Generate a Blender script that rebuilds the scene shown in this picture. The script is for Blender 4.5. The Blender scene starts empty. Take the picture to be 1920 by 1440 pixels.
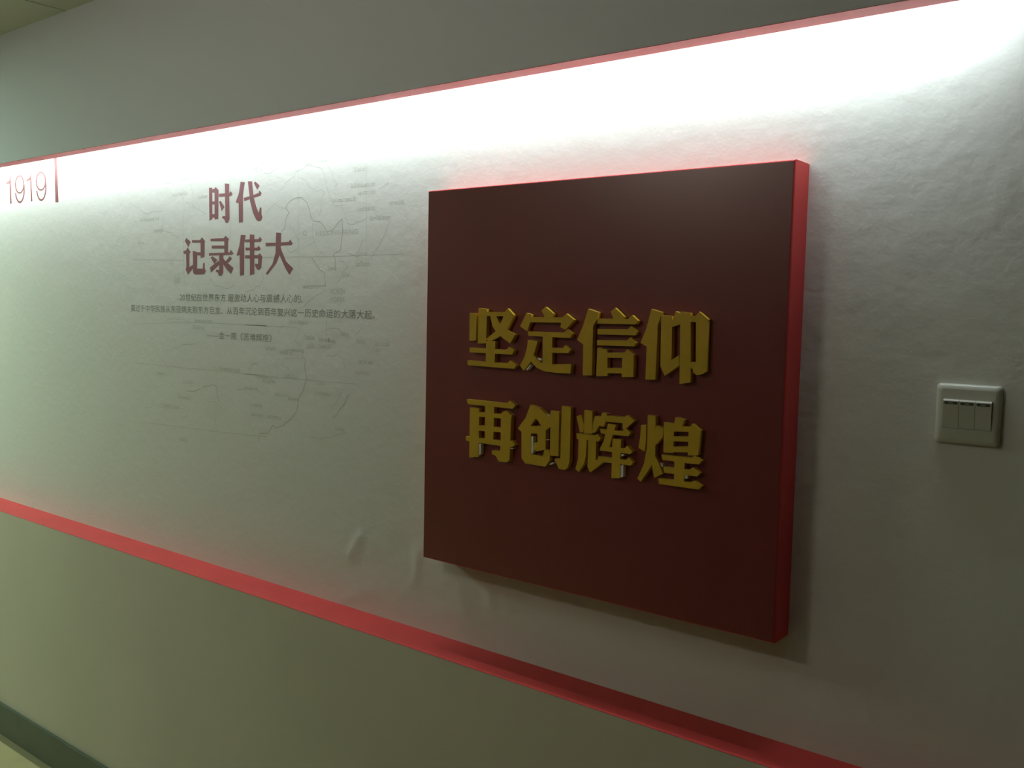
import bpy, bmesh, math, random
from mathutils import Vector, Matrix
from mathutils.geometry import delaunay_2d_cdt

scene = bpy.context.scene
C = scene.collection

# ---------------------------------------------------------------- camera
cam_data = bpy.data.cameras.new('camera')
cam_data.sensor_fit = 'HORIZONTAL'
cam_data.sensor_width = 36.0
cam_data.lens = 32.918
cam = bpy.data.objects.new('camera', cam_data)
C.objects.link(cam)
right = Vector((0.78387531, 0.62053868, 0.02170837))
up = Vector((-0.06487792, 0.04708441, 0.99678178))
fwd = Vector((-0.61751952, 0.78276102, -0.07716756))
m = Matrix((right, up, -fwd)).transposed().to_4x4()
m.translation = Vector((0.0, -1.44945, 1.46369))
cam.matrix_world = m
scene.camera = cam

# ---------------------------------------------------------------- world, exposure
world = bpy.data.worlds.new('world')
scene.world = world
world.use_nodes = True
bg = world.node_tree.nodes['Background']
bg.inputs['Color'].default_value = (0.60, 0.56, 0.45, 1)
bg.inputs['Strength'].default_value = 0.02
vs = scene.view_settings
vs.view_transform = 'Standard'
vs.look = 'None'
vs.gamma = 1.0
vs.use_curve_mapping = False
vs.exposure = 0.0

LED_POWER = 265.0          # emission of the cove tape
DRUM_POWER = 32.0          # emission of the glowing rim of the added, unseen fill drum
CEIL_POWER = 32.0          # emission of the ceiling lamp down the corridor

# ---------------------------------------------------------------- sizes (metres)
# x runs along the wall, the lit recess wall is y = 0, the corridor is y < 0
X0, X1 = -7.0, 1.6
SILL_Z, FACE_Y = 0.7686, -0.0942
LIP_Z, LIP_Y = 1.8972, -0.0550
CEIL_Z = 2.293
FAR_Y = -2.35
PANEL_Y = -0.056

# ---------------------------------------------------------------- materials
def mat(name, col, rough=0.6, metal=0.0, spec=0.5, bump=None, vary=None, coat=0.0, coat_rough=0.2, coat_ior=1.5):
    mt = bpy.data.materials.new(name)
    mt.use_nodes = True
    nt = mt.node_tree
    b = nt.nodes['Principled BSDF']
    b.inputs['Base Color'].default_value = (*col, 1)
    b.inputs['Roughness'].default_value = rough
    b.inputs['Metallic'].default_value = metal
    b.inputs['Specular IOR Level'].default_value = spec
    b.inputs['Coat Weight'].default_value = coat
    b.inputs['Coat Roughness'].default_value = coat_rough
    b.inputs['Coat IOR'].default_value = coat_ior
    tc = nt.nodes.new('ShaderNodeTexCoord')
    if vary:
        sc, amt = vary
        n = nt.nodes.new('ShaderNodeTexNoise')
        n.inputs['Scale'].default_value = sc
        n.inputs['Detail'].default_value = 4
        nt.links.new(tc.outputs['Object'], n.inputs['Vector'])
        r = nt.nodes.new('ShaderNodeMapRange')
        r.inputs['From Min'].default_value = 0.3
        r.inputs['From Max'].default_value = 0.7
        r.inputs['To Min'].default_value = 1 - amt
        r.inputs['To Max'].default_value = 1 + amt
        nt.links.new(n.outputs['Fac'], r.inputs['Value'])
        mx = nt.nodes.new('ShaderNodeMix')
        mx.data_type = 'RGBA'
        mx.blend_type = 'MULTIPLY'
        mx.inputs['Factor'].default_value = 1.0
        mx.inputs['A'].default_value = (*col, 1)
        nt.links.new(r.outputs['Result'], mx.inputs['B'])
        nt.links.new(mx.outputs['Result'], b.inputs['Base Color'])
    if bump:
        prev = None
        for sc, dist, stretch in bump:
            mp = nt.nodes.new('ShaderNodeMapping')
            mp.inputs['Scale'].default_value = stretch
            nt.links.new(tc.outputs['Object'], mp.inputs['Vector'])
            n = nt.nodes.new('ShaderNodeTexNoise')
            n.inputs['Scale'].default_value = sc
            n.inputs['Detail'].default_value = 2
            nt.links.new(mp.outputs['Vector'], n.inputs['Vector'])
            bp = nt.nodes.new('ShaderNodeBump')
            bp.inputs['Strength'].default_value = 1.0
            bp.inputs['Distance'].default_value = dist
            nt.links.new(n.outputs['Fac'], bp.inputs['Height'])
            if prev:
                nt.links.new(prev.outputs['Normal'], bp.inputs['Normal'])
            prev = bp
        nt.links.new(prev.outputs['Normal'], b.inputs['Normal'])
    return mt

def emit(name, col, power):
    mt = bpy.data.materials.new(name)
    mt.use_nodes = True
    b = mt.node_tree.nodes['Principled BSDF']
    b.inputs['Base Color'].default_value = (0.8, 0.8, 0.8, 1)
    b.inputs['Emission Color'].default_value = (*col, 1)
    b.inputs['Emission Strength'].default_value = power
    return mt

M = {
 'wallpaper': mat('wallpaper', (0.73, 0.715, 0.67), 0.75, spec=0.2,
                  bump=[(13, 0.0012, (1, 1, 1)), (48, 0.00062, (1, 1, 1)), (170, 0.00016, (1, 1, 1))]),
 'paint': mat('wall_paint', (0.67, 0.61, 0.51), 0.7, spec=0.3, bump=[(120, 0.0002, (1, 1, 1))], vary=(3, 0.02)),
 'ceiling': mat('ceiling_paint', (0.68, 0.71, 0.62), 0.8, spec=0.2),
 'gap': mat('ceiling_gap', (0.16, 0.15, 0.10), 0.9),
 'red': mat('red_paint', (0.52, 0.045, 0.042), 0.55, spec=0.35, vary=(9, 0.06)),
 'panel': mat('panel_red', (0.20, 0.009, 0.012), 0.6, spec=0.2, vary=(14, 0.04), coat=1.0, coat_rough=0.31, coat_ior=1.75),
 'gold': mat('gold_acrylic', (0.66, 0.41, 0.028), 0.42, spec=0.45, vary=(40, 0.05)),
 'foam': mat('white_foam', (0.90, 0.86, 0.80), 0.6),
 'print_red': mat('print_red', (0.28, 0.125, 0.13), 0.7, spec=0.2, vary=(60, 0.05)),
 'print_year': mat('print_year_red', (0.20, 0.07, 0.06), 0.7, spec=0.2),
 'ink': mat('print_ink', (0.26, 0.26, 0.235), 0.8, spec=0.1),
 'map_ink': mat('map_ink', (0.56, 0.56, 0.51), 0.8, spec=0.1),
 'map_name': mat('map_name_ink', (0.56, 0.56, 0.51), 0.8, spec=0.1),
 'map_dark': mat('map_border_ink', (0.50, 0.50, 0.45), 0.8, spec=0.1),
 'tile_base': mat('baseboard_tile', (0.115, 0.135, 0.11), 0.45, vary=(12, 0.08)),
 'edge_shade': mat('floor_edge_shade', (0.20, 0.17, 0.085), 0.7),  # dark brown stands in for shade where floor meets baseboard
 'floor': mat('floor_tile', (0.40, 0.35, 0.18), 0.35, vary=(6, 0.06)),
 'grout': mat('floor_grout', (0.25, 0.22, 0.15), 0.9),
 'plastic': mat('white_plastic', (0.62, 0.62, 0.54), 0.22, spec=0.5),
 'dark_plastic': mat('dark_plastic', (0.05, 0.06, 0.04), 0.4),
 'marker': mat('indicator_mark', (0.45, 0.5, 0.38), 0.4),
 'alu': mat('aluminium', (0.7, 0.7, 0.7), 0.35, metal=1.0),
 'led': emit('led_light', (0.86, 1.0, 1.02), LED_POWER),
 'rim': emit('fill_drum_light', (1.0, 0.90, 0.80), DRUM_POWER),
 'veneer': mat('wood_veneer', (0.12, 0.10, 0.075), 0.6, spec=0.2, vary=(5, 0.1)),
 'upper': mat('upper_wall_paint_glare', (0.78, 0.81, 0.88), 0.7, spec=0.3, bump=[(120, 0.0002, (1, 1, 1))]),  # paler than the lower paint, standing in for glare around the cove
 'tube': emit('ceiling_lamp_light', (0.72, 1.0, 0.76), CEIL_POWER),
}

# ---------------------------------------------------------------- helpers
def obj(name, bm, material, parent=None, loc=(0, 0, 0)):
    me = bpy.data.meshes.new(name)
    bm.normal_update()
    bm.to_mesh(me)
    bm.free()
    me.materials.append(M[material])
    o = bpy.data.objects.new(name, me)
    C.objects.link(o)
    o.location = loc
    if parent:
        o.parent = parent
    return o

def tag(o, label=None, cat=None, group=None, kind=None):
    if label: o['label'] = label
    if cat: o['category'] = cat
    if group: o['group'] = group
    if kind: o['kind'] = kind
    return o

def thing(name, label, cat, loc, group=None):
    o = bpy.data.objects.new(name, None)
    o.empty_display_size = 0.05
    C.objects.link(o)
    o.location = loc
    return tag(o, label, cat, group)

def box(bm, x0, x1, y0, y1, z0, z1, bevel=0.0, seg=2):
    r = bmesh.ops.create_cube(bm, size=1.0)
    for v in r['verts']:
        v.co = Vector((x0 + (v.co.x + .5) * (x1 - x0), y0 + (v.co.y + .5) * (y1 - y0), z0 + (v.co.z + .5) * (z1 - z0)))
    if bevel:
        es = list({e for v in r['verts'] for e in v.link_edges})
        bmesh.ops.bevel(bm, geom=es, offset=bevel, segments=seg, profile=0.5, affect='EDGES')
    return bm

def boxbm(*a, **k):
    return box(bmesh.new(), *a, **k)

def prism_x(profile, x0, x1):
    """closed (y, z) profile swept along x"""
    bm = bmesh.new()
    a = [bm.verts.new((x0, y, z)) for y, z in profile]
    b = [bm.verts.new((x1, y, z)) for y, z in profile]
    n = len(profile)
    bm.faces.new(a)
    bm.faces.new(list(reversed(b)))
    for i in range(n):
        bm.faces.new((a[i], b[i], b[(i + 1) % n], a[(i + 1) % n]))
    bmesh.ops.recalc_face_normals(bm, faces=bm.faces)
    return bm

def outline_union(polys):
    """union of overlapping strokes -> triangles"""
    vs, fs = [], []
    for pl in polys:
        area = sum(pl[i][0] * pl[(i + 1) % len(pl)][1] - pl[(i + 1) % len(pl)][0] * pl[i][1] for i in range(len(pl)))
        pl = pl if area > 0 else pl[::-1]
        fs.append(list(range(len(vs), len(vs) + len(pl))))
        vs += [Vector(p) for p in pl]
    r = delaunay_2d_cdt(vs, [], fs, 1, 1e-6)
    return r[0], [f for f, src in zip(r[2], r[5]) if src]      # holes belong to no stroke

def slab(polys, y_front, y_back):
    """strokes given as (x, z) polygons, from y_front (towards the corridor) back to y_back"""
    vs, fs = outline_union(polys)
    bm = bmesh.new()
    fr = [bm.verts.new((v.x, y_front, v.y)) for v in vs]
    bk = [bm.verts.new((v.x, y_back, v.y)) for v in vs]
    cnt = {}
    for f in fs:
        bm.faces.new([fr[i] for i in f])
        bm.faces.new([bk[i] for i in reversed(f)])
        for i in range(len(f)):
            e = (f[i], f[(i + 1) % len(f)])
            cnt[e] = 1
    for a, b in list(cnt):
        if (b, a) not in cnt:
            bm.faces.new((fr[b], fr[a], bk[a], bk[b]))
    bmesh.ops.delete(bm, geom=[v for v in bm.verts if not v.link_faces], context='VERTS')
    bmesh.ops.recalc_face_normals(bm, faces=bm.faces)
    return bm

def ribbon(pts, w):
    """quads (x, z) along a line of width w"""
    out = []
    for (a, b) in zip(pts, pts[1:]):
        d = Vector((b[0] - a[0], b[1] - a[1]))
        if d.length < 1e-6:
            continue
        d.normalize()
        n = Vector((-d.y, d.x)) * w / 2
        e = d * w * 0.3
        out.append([(a[0] - e.x + n.x, a[1] - e.y + n.y), (a[0] - e.x - n.x, a[1] - e.y - n.y),
                    (b[0] + e.x - n.x, b[1] + e.y - n.y), (b[0] + e.x + n.x, b[1] + e.y + n.y)])
    return out

def text_mesh(body):
    cu = bpy.data.curves.new('text', 'FONT')
    cu.body = body
    cu.resolution_u = 3
    t = bpy.data.objects.new('text', cu)
    C.objects.link(t)
    dg = bpy.context.evaluated_depsgraph_get()
    me = bpy.data.meshes.new_from_object(t.evaluated_get(dg))
    bpy.data.objects.remove(t)
    bpy.data.curves.remove(cu)
    return me

def print_text(name, body, x0, x1, z0, z1, material, parent, y=-0.00012):
    """flat lettering on the wall, fitted to x0..x1, z0..z1 (world), child of parent"""
    me = text_mesh(body)
    xs = [v.co.x for v in me.vertices]; ys = [v.co.y for v in me.vertices]
    ax, bx, ay, by = min(xs), max(xs), min(ys), max(ys)
    px, py, pz = parent.location
    for v in me.vertices:
        v.co = Vector((x0 + (v.co.x - ax) / (bx - ax) * (x1 - x0) - px, y - py, z0 + (v.co.y - ay) / (by - ay) * (z1 - z0) - pz))
    me.name = name
    me.materials.clear()
    me.materials.append(M[material])
    o = bpy.data.objects.new(name, me)
    C.objects.link(o)
    o.parent = parent
    return o

# ---------------------------------------------------------------- character shapes
# strokes of each character, tenths of a millimetre from the middle of its foot
GOLD = [
 ('坚',-1.1427,1.3563,
  [[(-568,1029),(-392,1023),(-397,501),(-569,488)],[(-345,1127),(-131,1110),(-139,450),(-349,442)],[(-130,1061),(303,1061),(376,1131),(526,1010),(514,980),(-128,977)],[(288,992),(517,997),(371,726),(239,616),(-15,499),(-128,515),(-138,537),(108,705),(199,833)],[(-54,985),(89,988),(199,833),(371,719),(565,647),(453,473),(274,565),(135,653),(12,781)],[(-137,504),(88,503),(83,40),(-143,69)],[(-557,353),(356,351),(438,414),(548,346),(500,264),(-555,262)],[(-614,99),(388,96),(470,159),(614,68),(558,0),(-594,8)]],
  []),
 ('定',-1.0138,1.3537,
  [[(-122,1131),(-29,1198),(151,1079),(110,1015),(-47,1012)],[(-468,1080),(-348,1053),(-356,961),(-439,740),(-613,826)],[(-382,1009),(349,1016),(439,1084),(613,976),(455,817),(410,797),(309,838),(329,920),(-379,909)],[(-423,741),(389,740),(470,805),(579,733),(536,647),(-412,657)],[(-77,713),(134,719),(152,138),(-69,165)],[(-418,580),(-192,566),(-273,322),(-349,163),(-499,0),(-592,92),(-490,260),(-438,418)],[(127,460),(374,461),(434,519),(543,433),(499,375),(130,368)],[(-273,309),(-198,229),(-69,165),(136,156),(574,185),(557,12),(234,6),(-33,20),(-210,81),(-342,190)]],
  [[(-197,260),(-101,245),(-100,211),(-172,223)],[(-457,17),(-354,130),(-330,118),(-416,16)]]),
 ('信',-0.8832,1.3531,
  [[(-402,1183),(-181,1121),(-205,1012),(-290,887),(-292,695),(-485,551),(-621,626),(-497,895)],[(-491,744),(-288,818),(-285,9),(-478,0)],[(64,1141),(156,1210),(341,1063),(312,1020),(131,1016)],[(-205,1018),(421,1023),(503,1091),(621,997),(578,933),(-202,927)],[(-199,832),(419,846),(487,905),(597,815),(577,748),(-196,737)],[(-200,637),(411,652),(486,715),(597,619),(561,558),(-197,548)],[(-188,508),(23,475),(39,21),(-195,3)],[(-96,423),(364,443),(432,506),(566,412),(537,364),(-93,334)],[(326,408),(554,405),(557,35),(332,19)],[(-6,159),(358,175),(361,85),(-3,69)]],
  []),
 ('仰',-0.7527,1.3501,
  [[(-434,1228),(-237,1176),(-265,1069),(-305,951),(-305,769),(-508,598),(-624,652),(-526,880)],[(-500,788),(-302,886),(-315,43),(-507,35)],[(-246,1134),(-40,1115),(-23,494),(-27,391),(115,475),(121,308),(-140,119),(-227,277)],[(-31,1048),(28,1201),(123,1160),(130,994),(-55,932),(-61,1086)],[(110,1192),(300,1176),(345,45),(141,0)],[(280,1132),(396,1131),(453,1200),(624,1076),(605,1031),(285,1030)],[(402,1071),(610,1063),(610,233),(557,192),(446,166),(381,207),(379,258),(329,281),(325,376),(423,381)]],
  []),
 ('再',-1.1425,1.1756,
  [[(-611,1142),(393,1141),(469,1201),(602,1126),(544,1049),(-578,1050)],[(-521,989),(-284,984),(-278,37),(-518,0)],[(-134,1081),(91,1079),(85,344),(-124,348)],[(-300,918),(-130,919),(268,927),(300,968),(388,1004),(528,924),(513,859),(270,843),(-297,827)],[(268,914),(513,885),(503,362),(500,68),(423,14),(227,10),(158,106),(54,133),(56,204),(262,214),(268,311)],[(-293,657),(275,665),(277,576),(-291,553)],[(-623,408),(282,418),(493,418),(541,453),(623,375),(545,315),(284,313),(19,313),(-609,326)]],
  [[(-318,291),(-230,300),(-225,111),(-261,74),(-312,68)],[(505,297),(565,301),(565,284),(506,278)]]),
 ('创',-1.0147,1.1790,
  [[(-314,1124),(-88,1082),(-153,928),(-302,728),(-503,596),(-600,656),(-416,880)],[(-202,1011),(-88,1076),(153,906),(157,758),(38,673),(-56,753),(-135,849),(-229,897)],[(-318,727),(51,761),(40,612),(-143,600),(-290,591),(-511,595),(-427,704)],[(-511,595),(-291,604),(-279,204),(0,186),(34,332),(148,314),(158,142),(59,6),(-407,13),(-497,104)],[(-138,681),(53,699),(57,329),(-134,270),(-219,280),(-216,424),(-131,439)],[(148,1053),(343,1044),(353,238),(159,222)],[(399,1158),(597,1150),(600,169),(567,55),(495,0),(361,6),(313,98),(267,142),(280,187),(392,194)]],
  [[(-311,529),(-240,537),(-230,218),(-302,210)],[(-117,1043),(-24,1023),(130,931),(109,886)],[(37,515),(113,516),(106,503),(37,496)],[(149,74),(239,110),(239,91),(158,44)]]),
 ('辉',-0.8819,1.1768,
  [[(-436,1147),(-265,1139),(-255,741),(-430,724)],[(-602,1019),(-509,1060),(-436,885),(-444,750),(-520,742),(-566,900)],[(-210,1059),(-92,1050),(-103,916),(-193,767),(-256,761),(-246,929)],[(-595,715),(-318,722),(-191,721),(-157,748),(-72,679),(-124,614),(-315,621),(-581,614)],[(-544,632),(-366,636),(-377,325),(-412,186),(-520,23),(-595,68),(-544,251)],[(-339,639),(-173,642),(-168,284),(-3,271),(-18,252),(-279,40),(-339,140),(-336,410)],[(-48,1140),(46,1121),(19,993),(-24,883),(-134,900),(-100,1049)],[(0,1091),(398,1092),(457,1137),(602,1052),(435,900),(368,881),(364,988),(35,981)],[(-93,844),(362,841),(420,905),(528,838),(485,768),(-82,765)],[(67,951),(229,940),(146,675),(112,553),(-10,473),(-95,464),(-15,632)],[(-74,533),(166,545),(418,553),(469,604),(577,518),(541,468),(169,460),(-87,458)],[(169,697),(345,695),(338,22),(170,0)],[(-115,355),(181,355),(455,354),(506,405),(599,331),(549,267),(184,269),(-151,250)]],
  [[(313,247),(398,257),(402,54),(366,36),(321,30)],[(352,443),(400,448),(401,415),(353,410)]]),
 ('煌',-0.7524,1.1782,
  [[(-565,973),(-466,982),(-461,732),(-475,525),(-602,576),(-573,773)],[(-440,1157),(-288,1145),(-270,496),(-349,282),(-536,0),(-605,43),(-482,318),(-434,607)],[(-261,995),(-130,956),(-139,816),(-248,678),(-305,646),(-313,850)],[(-387,509),(-269,471),(-193,352),(-115,195),(-277,98),(-311,235)],[(-127,1064),(64,1050),(69,560),(-115,552)],[(87,1165),(255,1136),(218,1027),(68,950),(64,1050)],[(51,1017),(355,1027),(407,1088),(561,985),(548,959),(55,924)],[(336,1000),(554,984),(523,573),(340,552)],[(58,842),(348,865),(352,778),(61,761)],[(50,671),(348,697),(352,604),(54,577)],[(-156,509),(403,522),(469,567),(587,494),(550,428),(338,421),(-131,423)],[(93,474),(288,472),(284,57),(103,58)],[(-113,310),(384,320),(443,365),(569,287),(524,226),(292,215),(-87,212)],[(-198,102),(406,111),(479,152),(605,75),(560,13),(-180,8)]],
  [[(-176,368),(-129,342),(-122,302),(-149,308)],[(278,208),(344,217),(346,163),(279,162)]]),
]
HEAD = [
 ('时',-2.1154,1.6754,
  [[(-514,936),(-365,927),(-369,121),(-501,86)],[(-265,891),(-90,850),(-104,123),(-268,110)],[(-462,893),(-289,892),(-220,938),(-90,854),(-152,784),(-462,813)],[(-463,582),(-222,569),(-222,489),(-464,501)],[(-465,250),(-223,243),(-223,169),(-466,149)],[(-74,755),(194,753),(388,751),(421,802),(514,718),(454,669),(193,674),(-67,679)],[(181,1001),(372,978),(386,92),(319,0),(218,4),(168,82),(57,136),(84,179),(202,169)],[(-68,550),(0,570),(169,409),(44,302)]]),
 ('代',-1.9959,1.6735,
  [[(-346,1018),(-162,992),(-217,802),(-249,650),(-445,486),(-550,520),(-412,737)],[(-428,660),(-243,688),(-243,9),(-413,0)],[(-217,609),(71,640),(402,697),(424,759),(517,681),(465,627),(119,580),(-185,530)],[(-40,1009),(135,997),(182,624),(309,350),(403,202),(450,342),(512,330),(512,168),(550,90),(497,16),(387,2),(293,53),(167,222),(55,497),(8,750)],[(204,948),(261,988),(442,875),(339,777)]]),
 ('记',-2.2343,1.5441,
  [[(-446,901),(-383,983),(-178,879),(-282,731)],[(-523,632),(-393,650),(-319,731),(-181,604),(-247,543),(-505,563)],[(-394,598),(-229,574),(-243,200),(-74,260),(-50,177),(-307,2),(-416,139),(-379,201)],[(-109,916),(262,905),(352,980),(499,864),(457,834),(-110,850)],[(280,890),(475,874),(465,461),(287,435)],[(-28,590),(313,583),(313,505),(-29,518)],[(-82,632),(80,608),(134,514),(120,154),(382,147),(400,294),(464,304),(477,150),(523,88),(452,3),(22,0),(-69,53)]]),
 ('录',-2.1140,1.5402,
  [[(-465,966),(102,963),(204,1019),(345,932),(304,883),(-465,906)],[(143,958),(311,933),(303,576),(142,579)],[(-420,787),(169,774),(169,698),(-407,712)],[(-537,594),(370,594),(421,662),(537,567),(454,533),(-537,529)],[(-87,564),(101,550),(92,80),(31,0),(-106,11),(-140,82),(-236,103),(-226,159),(-88,152)],[(-467,481),(-380,509),(-173,415),(-294,306)],[(-493,217),(-122,384),(-53,302),(-452,84)],[(370,495),(477,433),(303,327),(188,359)],[(67,471),(202,368),(536,195),(436,41),(235,168),(66,321)]]),
 ('伟',-1.9943,1.5397,
  [[(-348,1029),(-147,1013),(-202,839),(-234,625),(-463,503),(-529,524),(-414,747)],[(-404,649),(-202,761),(-212,18),(-391,0)],[(-186,907),(372,900),(434,955),(512,886),(466,835),(-186,842)],[(-160,702),(325,689),(378,742),(457,677),(419,626),(-154,633)],[(-176,511),(356,506),(435,549),(529,464),(482,427),(-176,439)],[(372,477),(529,464),(492,206),(420,145),(325,150),(230,257),(246,296),(357,284)],[(23,1026),(208,1010),(208,35),(30,13)]]),
 ('大',-1.8748,1.5402,
  [[(-537,796),(-115,784),(363,793),(421,847),(516,751),(466,716),(-84,717),(-527,713)],[(-122,1032),(71,1016),(66,717),(13,483),(-113,287),(-464,6),(-516,49),(-265,271),(-144,534)],[(36,718),(97,585),(277,319),(537,157),(396,0),(218,189),(7,493)]]),
]
YEAR = [
 ('1',-3.3229,1.7891,
  [[(132,978),(171,975),(195,0),(89,3),(69,672)],[(-195,727),(-28,726),(132,845),(135,668),(-180,674)]]),
 ('9',-3.2414,1.7871,
  [[(333,591),(313,498),(229,520),(245,597)],[(313,498),(261,416),(190,453),(229,520)],[(261,416),(182,353),(132,400),(190,453)],[(182,353),(84,315),(59,369),(132,400)],[(84,315),(-23,306),(-21,361),(59,369)],[(-23,306),(-130,328),(-100,378),(-21,361)],[(-130,328),(-225,377),(-170,419),(-100,378)],[(-225,377),(-299,451),(-225,479),(-170,419)],[(-299,451),(-346,540),(-259,552),(-225,479)],[(-346,540),(-359,637),(-268,631),(-259,552)],[(-359,637),(-337,732),(-252,709),(-268,631)],[(-337,732),(-284,814),(-212,777),(-252,709)],[(-284,814),(-204,877),(-153,829),(-212,777)],[(-204,877),(-105,914),(-80,860),(-153,829)],[(-105,914),(2,921),(0,866),(-80,860)],[(2,921),(108,899),(79,849),(0,866)],[(108,899),(202,849),(148,808),(79,849)],[(202,849),(275,776),(202,748),(148,808)],[(275,776),(320,687),(235,676),(202,748)],[(320,687),(333,591),(245,597),(235,676)],[(319,649),(349,547),(263,536),(241,624)],[(349,547),(359,440),(270,443),(263,536)],[(359,440),(347,333),(261,351),(270,443)],[(347,333),(315,233),(236,264),(261,351)],[(315,233),(265,144),(198,187),(236,264)],[(265,144),(198,74),(147,126),(198,187)],[(198,74),(120,25),(88,83),(147,126)],[(120,25),(35,0),(24,61),(88,83)],[(35,0),(-53,2),(-42,62),(24,61)],[(-53,2),(-139,30),(-106,86),(-42,62)],[(-139,30),(-216,82),(-164,131),(-106,86)],[(-216,82),(-281,156),(-213,194),(-164,131)],[(-281,156),(-329,248),(-248,273),(-213,194)],[(-329,248),(-358,351),(-270,362),(-248,273)]]),
 ('1',-3.1740,1.7881,
  [[(102,975),(140,972),(202,2),(99,0),(73,698)],[(-202,724),(-50,749),(109,838),(110,695),(-178,675)]]),
 ('9',-3.0923,1.7858,
  [[(349,606),(328,513),(249,535),(265,612)],[(328,513),(275,431),(209,467),(249,535)],[(275,431),(195,368),(147,415),(209,467)],[(195,368),(95,331),(70,383),(147,415)],[(95,331),(-16,323),(-14,376),(70,383)],[(-16,323),(-126,345),(-98,394),(-14,376)],[(-126,345),(-224,395),(-172,435),(-98,394)],[(-224,395),(-301,468),(-231,495),(-172,435)],[(-301,468),(-349,558),(-267,569),(-231,495)],[(-349,558),(-363,654),(-278,649),(-267,569)],[(-363,654),(-342,749),(-261,726),(-278,649)],[(-342,749),(-288,831),(-220,795),(-261,726)],[(-288,831),(-206,894),(-157,847),(-220,795)],[(-206,894),(-104,930),(-80,877),(-157,847)],[(-104,930),(6,937),(4,883),(-80,877)],[(6,937),(115,914),(88,865),(4,883)],[(115,914),(212,863),(162,824),(88,865)],[(212,863),(288,790),(219,763),(162,824)],[(288,790),(335,701),(255,690),(219,763)],[(335,701),(349,606),(265,612),(255,690)],[(324,643),(354,543),(273,532),(250,619)],[(354,543),(363,436),(280,440),(273,532)],[(363,436),(352,330),(271,347),(280,440)],[(352,330),(321,231),(247,261),(271,347)],[(321,231),(272,143),(209,185),(247,261)],[(272,143),(207,73),(159,123),(209,185)],[(207,73),(131,24),(101,81),(159,123)],[(131,24),(47,0),(36,59),(101,81)],[(47,0),(-40,2),(-30,60),(36,59)],[(-40,2),(-124,30),(-93,84),(-30,60)],[(-124,30),(-200,82),(-151,129),(-93,84)],[(-200,82),(-264,156),(-200,192),(-151,129)],[(-264,156),(-312,246),(-236,271),(-200,192)],[(-312,246),(-341,349),(-258,359),(-236,271)]]),
 ('|',-2.9904,1.7759,
  [[(-121,1454),(52,1440),(121,0),(-82,4)]]),
]
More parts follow.
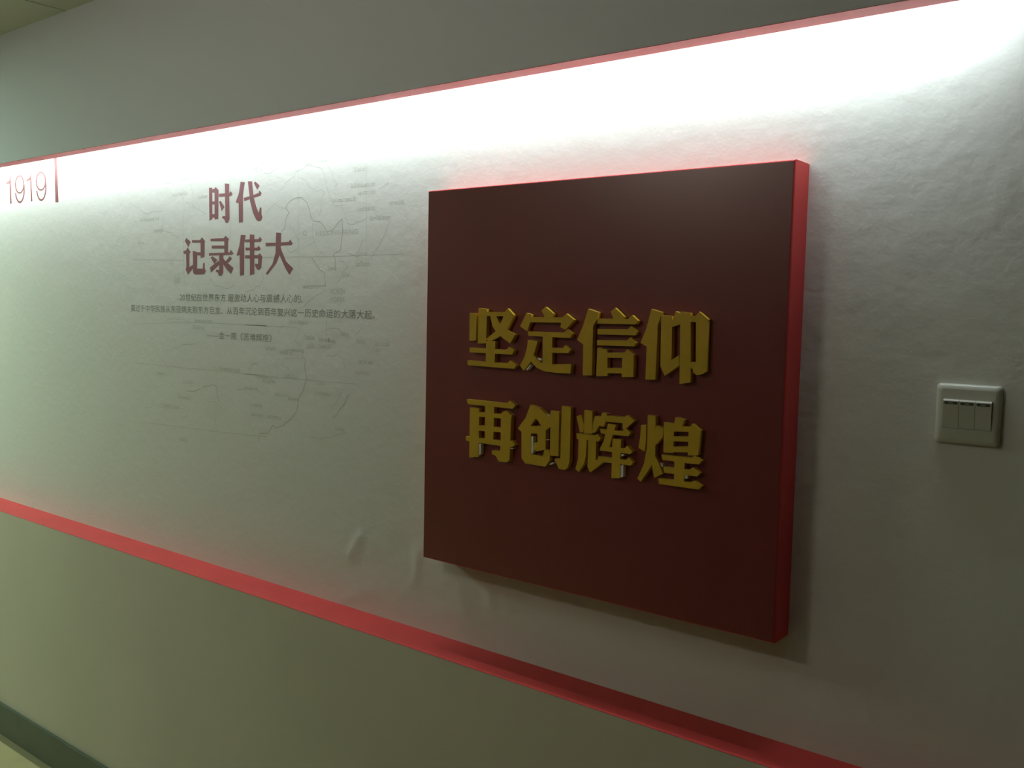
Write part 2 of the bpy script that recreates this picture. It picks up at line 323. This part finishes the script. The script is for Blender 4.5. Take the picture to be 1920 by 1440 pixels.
# printed map: lines (weight, points) and place names (x, z, length), millimetres on the wall
MAP_LINES = [
 (1,[(-1874,1743),(-1847,1761),(-1816,1776),(-1812,1786),(-1785,1788),(-1770,1796),(-1751,1794),(-1722,1784),(-1711,1771),(-1705,1754),(-1696,1732),(-1685,1710),(-1674,1697),(-1656,1696),(-1649,1701)]),
 (1,[(-1800,1770),(-1781,1764),(-1762,1748),(-1736,1733),(-1718,1736),(-1710,1732),(-1719,1719),(-1721,1696),(-1726,1677)]),
 (2,[(-1866,1646),(-1854,1650),(-1850,1672),(-1840,1692),(-1848,1702),(-1846,1709),(-1831,1718),(-1811,1723),(-1788,1721),(-1773,1708),(-1762,1688),(-1748,1664),(-1724,1661),(-1708,1653),(-1700,1640),(-1684,1639),(-1663,1657),(-1649,1666),(-1645,1654),(-1648,1619),(-1650,1596),(-1673,1590),(-1674,1584),(-1669,1575),(-1669,1549)]),
 (1,[(-1927,1691),(-1910,1705),(-1890,1714),(-1870,1703),(-1850,1700)]),
 (1,[(-1838,1657),(-1819,1649),(-1799,1619),(-1803,1602)]),
 (1,[(-1750,1666),(-1754,1644),(-1750,1625),(-1735,1603),(-1705,1583)]),
 (1,[(-1649,1701),(-1638,1673),(-1631,1654),(-1610,1651),(-1586,1659),(-1566,1665)]),
 (1,[(-1579,1617),(-1589,1599),(-1595,1578),(-1627,1588)]),
 (2,[(-1753,1581),(-1734,1559),(-1709,1547),(-1708,1532),(-1703,1513),(-1730,1515),(-1783,1511)]),
 (1,[(-1668,1518),(-1651,1532),(-1644,1546),(-1626,1558),(-1637,1567),(-1658,1572)]),
 (1,[(-1551,1575),(-1535,1595),(-1516,1615),(-1500,1639),(-1494,1655)]),
 (1,[(-1696,1786),(-1682,1771),(-1678,1757),(-1667,1747),(-1671,1740)]),
 (1,[(-1527,1726),(-1511,1730),(-1498,1738)]),
 (1,[(-2011,1500),(-1976,1505),(-1943,1521),(-1935,1533),(-1943,1546)]),
 (1,[(-1935,1790),(-1915,1785),(-1882,1798),(-1855,1816)]),
 (1,[(-1850,1608),(-1834,1593),(-1818,1595),(-1807,1602)]),
 (1,[(-1769,1608),(-1754,1615),(-1739,1617)]),
 (0,[(-1805,1822),(-1804,1666),(-1801,1483)]),
 (0,[(-1570,1804),(-1567,1656),(-1565,1485)]),
 (0,[(-1985,1585),(-1731,1582),(-1444,1582)]),
 (0,[(-2287,1782),(-2287,1644),(-2281,1479)]),
 (0,[(-2073,1826),(-2074,1624)]),
 (1,[(-2258,1835),(-2250,1805),(-2252,1783),(-2242,1760),(-2240,1744)]),
 (1,[(-2557,1750),(-2513,1736),(-2480,1717),(-2443,1718),(-2385,1718),(-2380,1695),(-2391,1673)]),
 (1,[(-2381,1667),(-2345,1657),(-2305,1642)]),
 (1,[(-2245,1728),(-2207,1712),(-2178,1703)]),
 (0,[(-2543,1589),(-2285,1583)]),
 (1,[(-2490,1764),(-2480,1749)]),
 (1,[(-2356,1604),(-2335,1592),(-2346,1578)]),
 (1,[(-2165,1535),(-2142,1515),(-2088,1507),(-2056,1518)]),
 (0,[(-2547,1403),(-2321,1414),(-2128,1416),(-1924,1415)]),
 (0,[(-2543,1292),(-2323,1291),(-2123,1291),(-1923,1290)]),
 (0,[(-2507,1122),(-2324,1126),(-2124,1130),(-1923,1137)]),
 (1,[(-2459,1407),(-2447,1351),(-2417,1322),(-2381,1297),(-2340,1279)]),
 (1,[(-2480,1275),(-2449,1246)]),
 (2,[(-2199,1243),(-2156,1252),(-2134,1250),(-2126,1210)]),
 (2,[(-2272,1228),(-2243,1227),(-2210,1239)]),
 (1,[(-1996,1299),(-1976,1318),(-1952,1325)]),
 (1,[(-2351,1338),(-2287,1353),(-2237,1359)]),
 (1,[(-2172,1206),(-2140,1209),(-2119,1198)]),
 (1,[(-2488,1163),(-2450,1171),(-2447,1189)]),
 (1,[(-2301,1152),(-2278,1159),(-2266,1180)]),
 (1,[(-2380,1416),(-2333,1425),(-2287,1421),(-2259,1415)]),
 (1,[(-2046,1248),(-2001,1253),(-1962,1254),(-1933,1243)]),
 (0,[(-2139,1359),(-2137,1228),(-2146,1101)]),
 (1,[(-1783,1464),(-1770,1472),(-1740,1487),(-1719,1498),(-1698,1508)]),
 (1,[(-1881,1398),(-1859,1418)]),
 (1,[(-1791,1370),(-1811,1381),(-1809,1395),(-1787,1418),(-1761,1428)]),
 (2,[(-1782,1356),(-1786,1345),(-1773,1337),(-1775,1317),(-1766,1294),(-1786,1262),(-1803,1235),(-1808,1211),(-1821,1196),(-1857,1172),(-1885,1162),(-1895,1171),(-1918,1148),(-1957,1142),(-1957,1123)]),
 (1,[(-1699,1435),(-1697,1414),(-1651,1415),(-1651,1406)]),
 (1,[(-1701,1412),(-1699,1385)]),
 (1,[(-1696,1350),(-1659,1356),(-1642,1349),(-1636,1335),(-1630,1314)]),
 (2,[(-1674,1206),(-1653,1224),(-1637,1242),(-1617,1268)]),
 (1,[(-1678,1233),(-1660,1246),(-1646,1269)]),
 (1,[(-1872,1349),(-1831,1360),(-1782,1359)]),
 (0,[(-2011,1415),(-1804,1415)]),
 (0,[(-2011,1290),(-1867,1290),(-1594,1291)]),
 (1,[(-1754,1153),(-1711,1154),(-1661,1168),(-1628,1179)]),
 (0,[(-1884,1328),(-1881,1287)]),
 (1,[(-2001,1301),(-1981,1317),(-1962,1315)]),
 (1,[(-1813,1340),(-1854,1336),(-1863,1321),(-1831,1311)]),
 (1,[(-1599,1405),(-1587,1410),(-1580,1421)]),
]
MAP_NAMES = [
 (-1612,1773,44),(-1618,1738,78),(-1594,1721,57),(-1678,1709,77),(-1597,1685,57),(-1553,1663,62),(-1737,1804,37),(-1778,1798,23),(-1599,1585,34),(-1602,1563,48),(-1694,1554,29),(-1647,1539,25),(-1787,1512,57),(-1968,1808,25),(-1968,1800,25),(-1494,1693,44),
 (-2379,1797,38),(-2298,1800,37),(-2344,1761,35),(-2306,1761,37),(-2216,1748,42),(-2502,1700,96),(-2428,1667,42),(-2331,1533,30),(-2328,1525,20),(-2514,1636,33),(-2539,1830,28),
 (-1778,1392,39),(-1726,1388,34),(-1692,1386,25),(-1647,1403,28),(-1533,1386,45),(-1595,1389,27),(-1928,1360,42),(-1872,1352,50),(-1826,1359,44),(-1586,1343,47),(-1598,1318,43),(-1734,1285,30),(-1742,1262,59),(-1967,1288,48),(-1938,1278,52),(-1853,1294,54),(-1890,1247,42),(-1839,1241,40),(-2011,1255,49),(-1991,1214,49),(-1986,1190,53),(-1918,1190,52),(-1769,1371,26),(-1722,1373,38),(-1665,1183,29),(-1540,1372,19),(-1836,1427,66),
 (-2123,1298,88),(-2424,1269,54),(-2288,1253,40),(-2389,1180,83),(-2313,1093,40),(-2236,1421,82),(-2242,1403,55),(-2312,1209,52),
]
# ---------------------------------------------------------------- the setting
def struct(name, bm, material, label=None, parent=None, loc=(0, 0, 0)):
    o = obj(name, bm, material, parent, loc)
    if not parent:
        tag(o, label, name.split('_')[0], kind='structure')
    return o

# papered recess wall: a fine grid so that the creases in the paper are real ridges
CREASES = [(-1.576, 0.945, -1.614, 0.890, 0.012, 0.00198),
           (-1.395, 0.938, -1.398, 0.878, 0.012, 0.0022),
           (-1.192, 0.919, -1.186, 0.859, 0.012, 0.0022),
           (-0.317, 1.830, -0.356, 1.811, 0.014, 0.0008),
           (-0.388, 1.807, -0.428, 1.790, 0.014, 0.0007),
           (-1.532, 0.827, -1.640, 0.779, 0.014, 0.0008),
           (-1.274, 0.874, -1.255, 0.832, 0.012, 0.00154),
           (-0.352, 1.870, -0.379, 1.838, 0.014, 0.0006),
           (-0.280, 1.665, -0.290, 1.614, 0.012, 0.0004)]
def paper_wall():
    bm = bmesh.new()
    gx = [X0] + [-3.8 + 0.008 * i for i in range(475)] + [X1]
    gz = [SILL_Z - 0.05] + [SILL_Z + 0.010 * i for i in range(114)] + [1.95]
    def off(x, z):
        h = 0.0
        for ax, az, bx, bz, w, k in CREASES:
            if abs(x - (ax + bx) / 2) > 0.2 or abs(z - (az + bz) / 2) > 0.2: continue
            dx, dz = bx - ax, bz - az
            L = math.hypot(dx, dz)
            t = ((x - ax) * dx + (z - az) * dz) / (L * L)
            d = ((x - ax) * dz - (z - az) * dx) / L
            e = max(0.0, abs(t - 0.5) - 0.35) * L
            h += k * math.exp(-(d / w) ** 2 - (e / 0.02) ** 2)
        return -h
    V = [[bm.verts.new((x, off(x, z), z)) for z in gz] for x in gx]
    for i in range(len(gx) - 1):
        for j in range(len(gz) - 1):
            f = bm.faces.new((V[i][j], V[i + 1][j], V[i + 1][j + 1], V[i][j + 1]))
            f.smooth = True
    box(bm, X0, X1, 0.002, 0.08, SILL_Z - 0.05, 1.95)
    return bm
struct('wall_back', paper_wall(), 'wallpaper', 'recessed wall band covered in white textured wallpaper under cove light')
struct('wall_lower', prism_x([(FACE_Y, 0.0), (FACE_Y, SILL_Z - 0.001), (0.0, SILL_Z - 0.001), (0.0, 0.0)], X0, X1), 'paint',
       'plain painted lower wall below the red sill')
struct('trim_1', boxbm(X0, X1, FACE_Y, 0.0, SILL_Z - 0.001, SILL_Z), 'red', 'red painted sill along the foot of the lit recess')
struct('wall_upper', prism_x([(0.0, 1.9465), (LIP_Y - 0.001, 1.9465), (LIP_Y - 0.001, LIP_Z + 0.0008), (FACE_Y, LIP_Z + 0.0008),
                              (FACE_Y, CEIL_Z + 0.06), (0.0, CEIL_Z + 0.06)], X0, X1), 'upper',
       'plain grey upper wall above the cove light')
struct('trim_2', boxbm(X0, X1, FACE_Y, LIP_Y, LIP_Z, LIP_Z + 0.0008), 'red', 'red painted underside of the cove lip')
struct('baseboard_front', boxbm(X0, X1, FACE_Y - 0.010, FACE_Y, 0.0, 0.1124, bevel=0.0015, seg=1), 'tile_base',
       'dark grey green baseboard along the lower wall')
struct('trim_3', prism_x([(FACE_Y - 0.010, 0.0), (FACE_Y - 0.010, 0.007), (FACE_Y - 0.014, 0.006), (FACE_Y - 0.026, 0.0)], X0, X1), 'edge_shade',
       'brown strip standing in for floor shade between baseboard and floor')
floor = struct('floor', boxbm(X0, X1, FAR_Y, 0.0, -0.05, -0.004), 'grout', 'tan tiled corridor floor')
tile = None
tx, ty = 0.6, 0.6
x = X0
while x < X1 - 0.05:
    for k in range(4):
        y1 = FACE_Y - k * ty; y0 = max(y1 - ty, FAR_Y)
        w = min(tx, X1 - x)
        if tile is None or k == 3 or w < tx - 0.01:
            o = obj('floor_tile', boxbm(0.001, w - 0.001, y0 - y1 + 0.001, -0.001, -0.004, 0.0), 'floor', floor, (x, y1, 0))
            if tile is None: tile = o
        else:
            o = tile.copy(); C.objects.link(o); o.parent = floor; o.location = (x, y1, 0)
    x += tx
ceiling = struct('ceiling', boxbm(X0, X1, FAR_Y, FACE_Y, CEIL_Z + 0.008, CEIL_Z + 0.06), 'gap', 'ceiling of pale boards with dark joints')
xs = [X0] + [-2.7225 + 1.2 * k for k in range(-3, 4)] + [X1]
for a, b in zip(xs, xs[1:]):
    for k in range(2):
        y1 = FACE_Y if k == 0 else -1.22
        y0 = -1.22 if k == 0 else FAR_Y
        obj('ceiling_panel', boxbm(a + 0.004, b - 0.004, y0 + 0.003, y1, CEIL_Z, CEIL_Z + 0.008), 'ceiling', ceiling)
struct('wall_opposite', boxbm(X0, X1, FAR_Y - 0.1, FAR_Y, -0.05, CEIL_Z + 0.06), 'veneer', 'brown wall across the corridor')
struct('wall_left', boxbm(X0 - 0.1, X0, FAR_Y - 0.1, 0.08, -0.05, CEIL_Z + 0.06), 'veneer', 'end wall of the corridor')
struct('wall_right', boxbm(X1, X1 + 0.1, FAR_Y - 0.1, 0.08, -0.05, CEIL_Z + 0.06), 'veneer', 'near end wall of the corridor')

# ---------------------------------------------------------------- cove light
LED_START, LED_END = -5.4, -0.29
def led_strip(label, start, end, y, side, material):
    led = thing('led_strip', label, 'light', ((start + end) / 2, y, 1.925))
    h = (end - start) / 2
    ya, yb = sorted((-0.0030 * side, 0.0045 * side))
    obj('channel', boxbm(-h, h, ya, yb, 0.0005, 0.0210), 'alu', led)
    bm = bmesh.new()
    n = 100
    for i in range(n):
        a = -h + 2 * h * i / n; b = -h + 2 * h * (i + 1) / n
        bm.faces.new([bm.verts.new(q) for q in ((a, -0.0016 * side, 0), (a, 0.0024 * side, 0), (b, 0.0024 * side, 0), (b, -0.0016 * side, 0))])
    obj('light_tape', bm, material, led)
led_strip('white light strip hidden in the cove above the wallpaper', LED_START, LED_END, LIP_Y + 0.003, 1, 'led')

# ---------------------------------------------------------------- ceiling lamp further down the corridor
lamp = thing('ceiling_lamp', 'square flush ceiling lamp further down the corridor', 'light', (-4.25, -1.1, CEIL_Z))
bm = bmesh.new()
for a in ((-.31, .31, -.31, -.295), (-.31, .31, .295, .31), (-.31, -.295, -.295, .295), (.295, .31, -.295, .295)):
    box(bm, a[0], a[1], a[2], a[3], -0.012, 0.0)
obj('frame', bm, 'alu', lamp)
obj('diffuser', boxbm(-.295, .295, -.295, .295, -0.008, -0.001), 'tube', lamp)

# ---------------------------------------------------------------- added fill drum, unseen, for upper wall and panel sheen: opaque base, glowing rim
drum = thing('fill_drum', 'added unseen fill light, a round ceiling drum with opaque base and glowing rim', 'light', (-1.75, -1.9, CEIL_Z))
def disc(r, z0, z1, k=32):
    bm = bmesh.new()
    bmesh.ops.create_cone(bm, cap_ends=True, segments=k, radius1=r, radius2=r, depth=z1 - z0, matrix=Matrix.Translation((0, 0, (z0 + z1) / 2)))
    return bm
obj('rim_light', disc(0.19, -0.075, -0.0005), 'rim', drum)
obj('base_plate', disc(0.205, -0.085, -0.0755), 'alu', drum)

# ---------------------------------------------------------------- red panel
PX0, PX1, PZ0, PZ1 = -1.3258, -0.5611, 0.9501, 1.7034
panel = thing('wall_panel', 'large square dark red box panel on the wallpaper carrying gold characters', 'panel', ((PX0 + PX1) / 2, 0, PZ0))
hw, hh = (PX1 - PX0) / 2, PZ1 - PZ0
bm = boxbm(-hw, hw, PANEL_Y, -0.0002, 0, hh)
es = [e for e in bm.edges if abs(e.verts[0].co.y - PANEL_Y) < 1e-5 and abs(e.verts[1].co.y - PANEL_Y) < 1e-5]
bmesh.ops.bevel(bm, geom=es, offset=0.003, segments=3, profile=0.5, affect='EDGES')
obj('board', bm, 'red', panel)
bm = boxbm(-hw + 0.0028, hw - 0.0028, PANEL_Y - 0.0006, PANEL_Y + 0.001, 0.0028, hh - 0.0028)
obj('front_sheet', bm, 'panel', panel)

# ---------------------------------------------------------------- gold characters
PLACE = ['%s of the %s row' % (w, r) for r in ('upper', 'lower') for w in ('first', 'second', 'third', 'fourth')]
for GN, (ch, cx, cz, strokes, pads) in enumerate(GOLD):
    t = thing('gold_letter', 'raised gold Chinese character %s, %s on the dark red panel' % (ch, PLACE[GN]), 'letter', (cx, PANEL_Y - 0.0006, cz), 'gold characters on the red panel')
    S = [[(a * 1e-4, b * 1e-4) for a, b in pl] for pl in strokes]
    obj('letter_body', slab(S, -0.010, -0.0002), 'gold', t)
    for pl in pads:
        o = obj('foam_pad', slab([[(a * 1e-4, b * 1e-4) for a, b in pl]], -0.0092, -0.0002), 'foam', t)
        o['label'] = 'white foam pad showing beside a stroke'

# ---------------------------------------------------------------- printed heading, year, quote
def printed(root, chars, name, material, y=-0.0002):
    for ch, cx, cz, strokes in chars:
        S = [[(a * 1e-4 + cx - root.location.x, b * 1e-4 + cz - root.location.z) for a, b in pl] for pl in strokes]
        obj(name if ch != '|' else 'bar', slab(S, y, -0.00002), material, root)

t = thing('printed_heading', 'large dull red two line Chinese heading printed on the wallpaper', 'lettering', (-2.05, 0, 1.52))
printed(t, HEAD, 'printed_character', 'print_red')
t = thing('printed_year', 'thin red year 1919 with vertical bar printed under the cove', 'lettering', (-3.16, 0, 1.78))
printed(t, YEAR, 'digit', 'print_year')
t = thing('printed_quote', 'small grey three line Chinese quotation printed below the red heading', 'lettering', (-2.05, 0, 1.376))
print_text('text_line', '20世纪在世界东方,最激动人心与震撼人心的,', -2.305, -1.787, 1.4725, 1.4935, 'ink', t, -0.0002)
print_text('text_line', '莫过于中华民族从东亚病夫到东方巨龙、从百年沉沦到百年复兴这一历史命运的大落大起。', -2.557, -1.536, 1.4400, 1.4600, 'ink', t, -0.0002)
print_text('text_line', '——金一南《苦难辉煌》', -2.178, -1.902, 1.3755, 1.3945, 'ink', t, -0.0002)

# ---------------------------------------------------------------- printed map
rnd = random.Random(4)
mp = thing('printed_map', 'faint grey map with borders and place names printed on the wallpaper', 'map', (-2.0, 0, 1.12))
def rough(pts, amp):
    out = []
    for a, b in zip(pts, pts[1:]):
        d = math.hypot(b[0] - a[0], b[1] - a[1]); k = max(1, int(d / 0.012))
        for i in range(k):
            f = i / k
            j = amp if (i or out) else 0
            out.append((a[0] + (b[0] - a[0]) * f + rnd.uniform(-j, j), a[1] + (b[1] - a[1]) * f + rnd.uniform(-j, j)))
    out.append(pts[-1])
    return out
for w, pts in MAP_LINES:
    P = [(a * 1e-3 + 2.0, b * 1e-3 - 1.12) for a, b in pts]
    if w: P = rough(P, 0.0022)
    obj(('grid_line', 'river_line', 'border_line')[w], slab(ribbon(P, (0.0013, 0.0016, 0.0024)[w]), -0.00008, -0.00002),
        ('map_name', 'map_ink', 'map_dark')[w], mp)
def squiggle(x, z, n):
    """an unreadable place name: a row of small letter-like strokes"""
    q = []; p = 0.0
    first = True
    while p < n:
        w = rnd.uniform(0.0032, 0.0052); h = 0.0095 if first or rnd.random() < .2 else 0.0062
        q += ribbon([(x + p, z), (x + p, z + h)], 0.0014)
        if rnd.random() < .7: q += ribbon([(x + p, z + h * .9), (x + p + w * .7, z + h * .9)], 0.0013)
        if rnd.random() < .6: q += ribbon([(x + p, z + .0006), (x + p + w * .7, z + .0006)], 0.0013)
        if rnd.random() < .6: q += ribbon([(x + p + w * .7, z), (x + p + w * .7, z + .0062)], 0.0013)
        p += w; first = False
    return q
for x, z, n in MAP_NAMES:
    obj('place_name', slab(squiggle(x * 1e-3 + 2.0, z * 1e-3 - 1.12 - .004, n * 1e-3), -0.00010, -0.00002), 'map_name', mp)
print_text('place_name', 'HEILONGJIANG', -1.739, -1.594, 1.627, 1.6415, 'map_ink', mp, -0.00012)
print_text('place_name', 'NORTH', -1.685, -1.636, 1.495, 1.508, 'map_ink', mp, -0.00012)
print_text('place_name', 'KOREA', -1.685, -1.635, 1.477, 1.488, 'map_ink', mp, -0.00012)
print_text('place_name', 'O', -1.786, -1.772, 1.632, 1.645, 'map_ink', mp, -0.00012)

# ---------------------------------------------------------------- light switch
SX, SZ = -0.3118, 1.3313
sw = thing('light_switch', 'square white wall light switch with three rockers on the wallpaper', 'switch', (SX, 0, SZ - 0.043))
bm = bmesh.new()
# rounded square plate, its edge rolling over in a wide soft curve
def rsq(h, r, k=6):
    pts = []
    for cx, cz, a0 in ((h - r, h - r, 0), (-h + r, h - r, 90), (-h + r, -h + r, 180), (h - r, -h + r, 270)):
        for i in range(k + 1):
            A = math.radians(a0 + 90 * i / k)
            pts.append((cx + r * math.cos(A), cz + r * math.sin(A)))
    return pts
rings = []
for h, r, y in ((0.043, 0.005, -0.0002), (0.043, 0.005, -0.0035), (0.0424, 0.005, -0.0055), (0.0408, 0.0048, -0.0075), (0.0385, 0.0044, -0.0088), (0.0355, 0.004, -0.0095)):
    rings.append([bm.verts.new((a, y, b + 0.043)) for a, b in rsq(h, r)])
for A, B in zip(rings, rings[1:]):
    for i in range(len(A)):
        bm.faces.new((A[i], A[(i + 1) % len(A)], B[(i + 1) % len(A)], B[i]))
bm.faces.new(rings[-1]); bm.faces.new(list(reversed(rings[0])))
bmesh.ops.recalc_face_normals(bm, faces=bm.faces)
for f in bm.faces: f.smooth = len(f.verts) == 4
obj('plate', bm, 'plastic', sw)
obj('well', boxbm(-0.0322, 0.0322, -0.0097, -0.009, 0.0222, 0.0638), 'dark_plastic', sw)
for k in range(3):
    a = -0.0318 + k * 0.0213; b = a + 0.0209
    r = obj('rocker', prism_x([(-0.0097, 0.0225), (-0.0103, 0.0225), (-0.0142, 0.0618), (-0.0104, 0.0640), (-0.0097, 0.0640)], a, b), 'plastic', sw)
    obj('indicator_window', boxbm(a + 0.002, b - 0.002, -0.0142, -0.0130, 0.0570, 0.0605), 'dark_plastic', r)
    mk = obj('indicator_mark', boxbm((a + b) / 2 - 0.003, (a + b) / 2 + 0.003, -0.0143, -0.0135, 0.0582, 0.0594), 'marker', r)
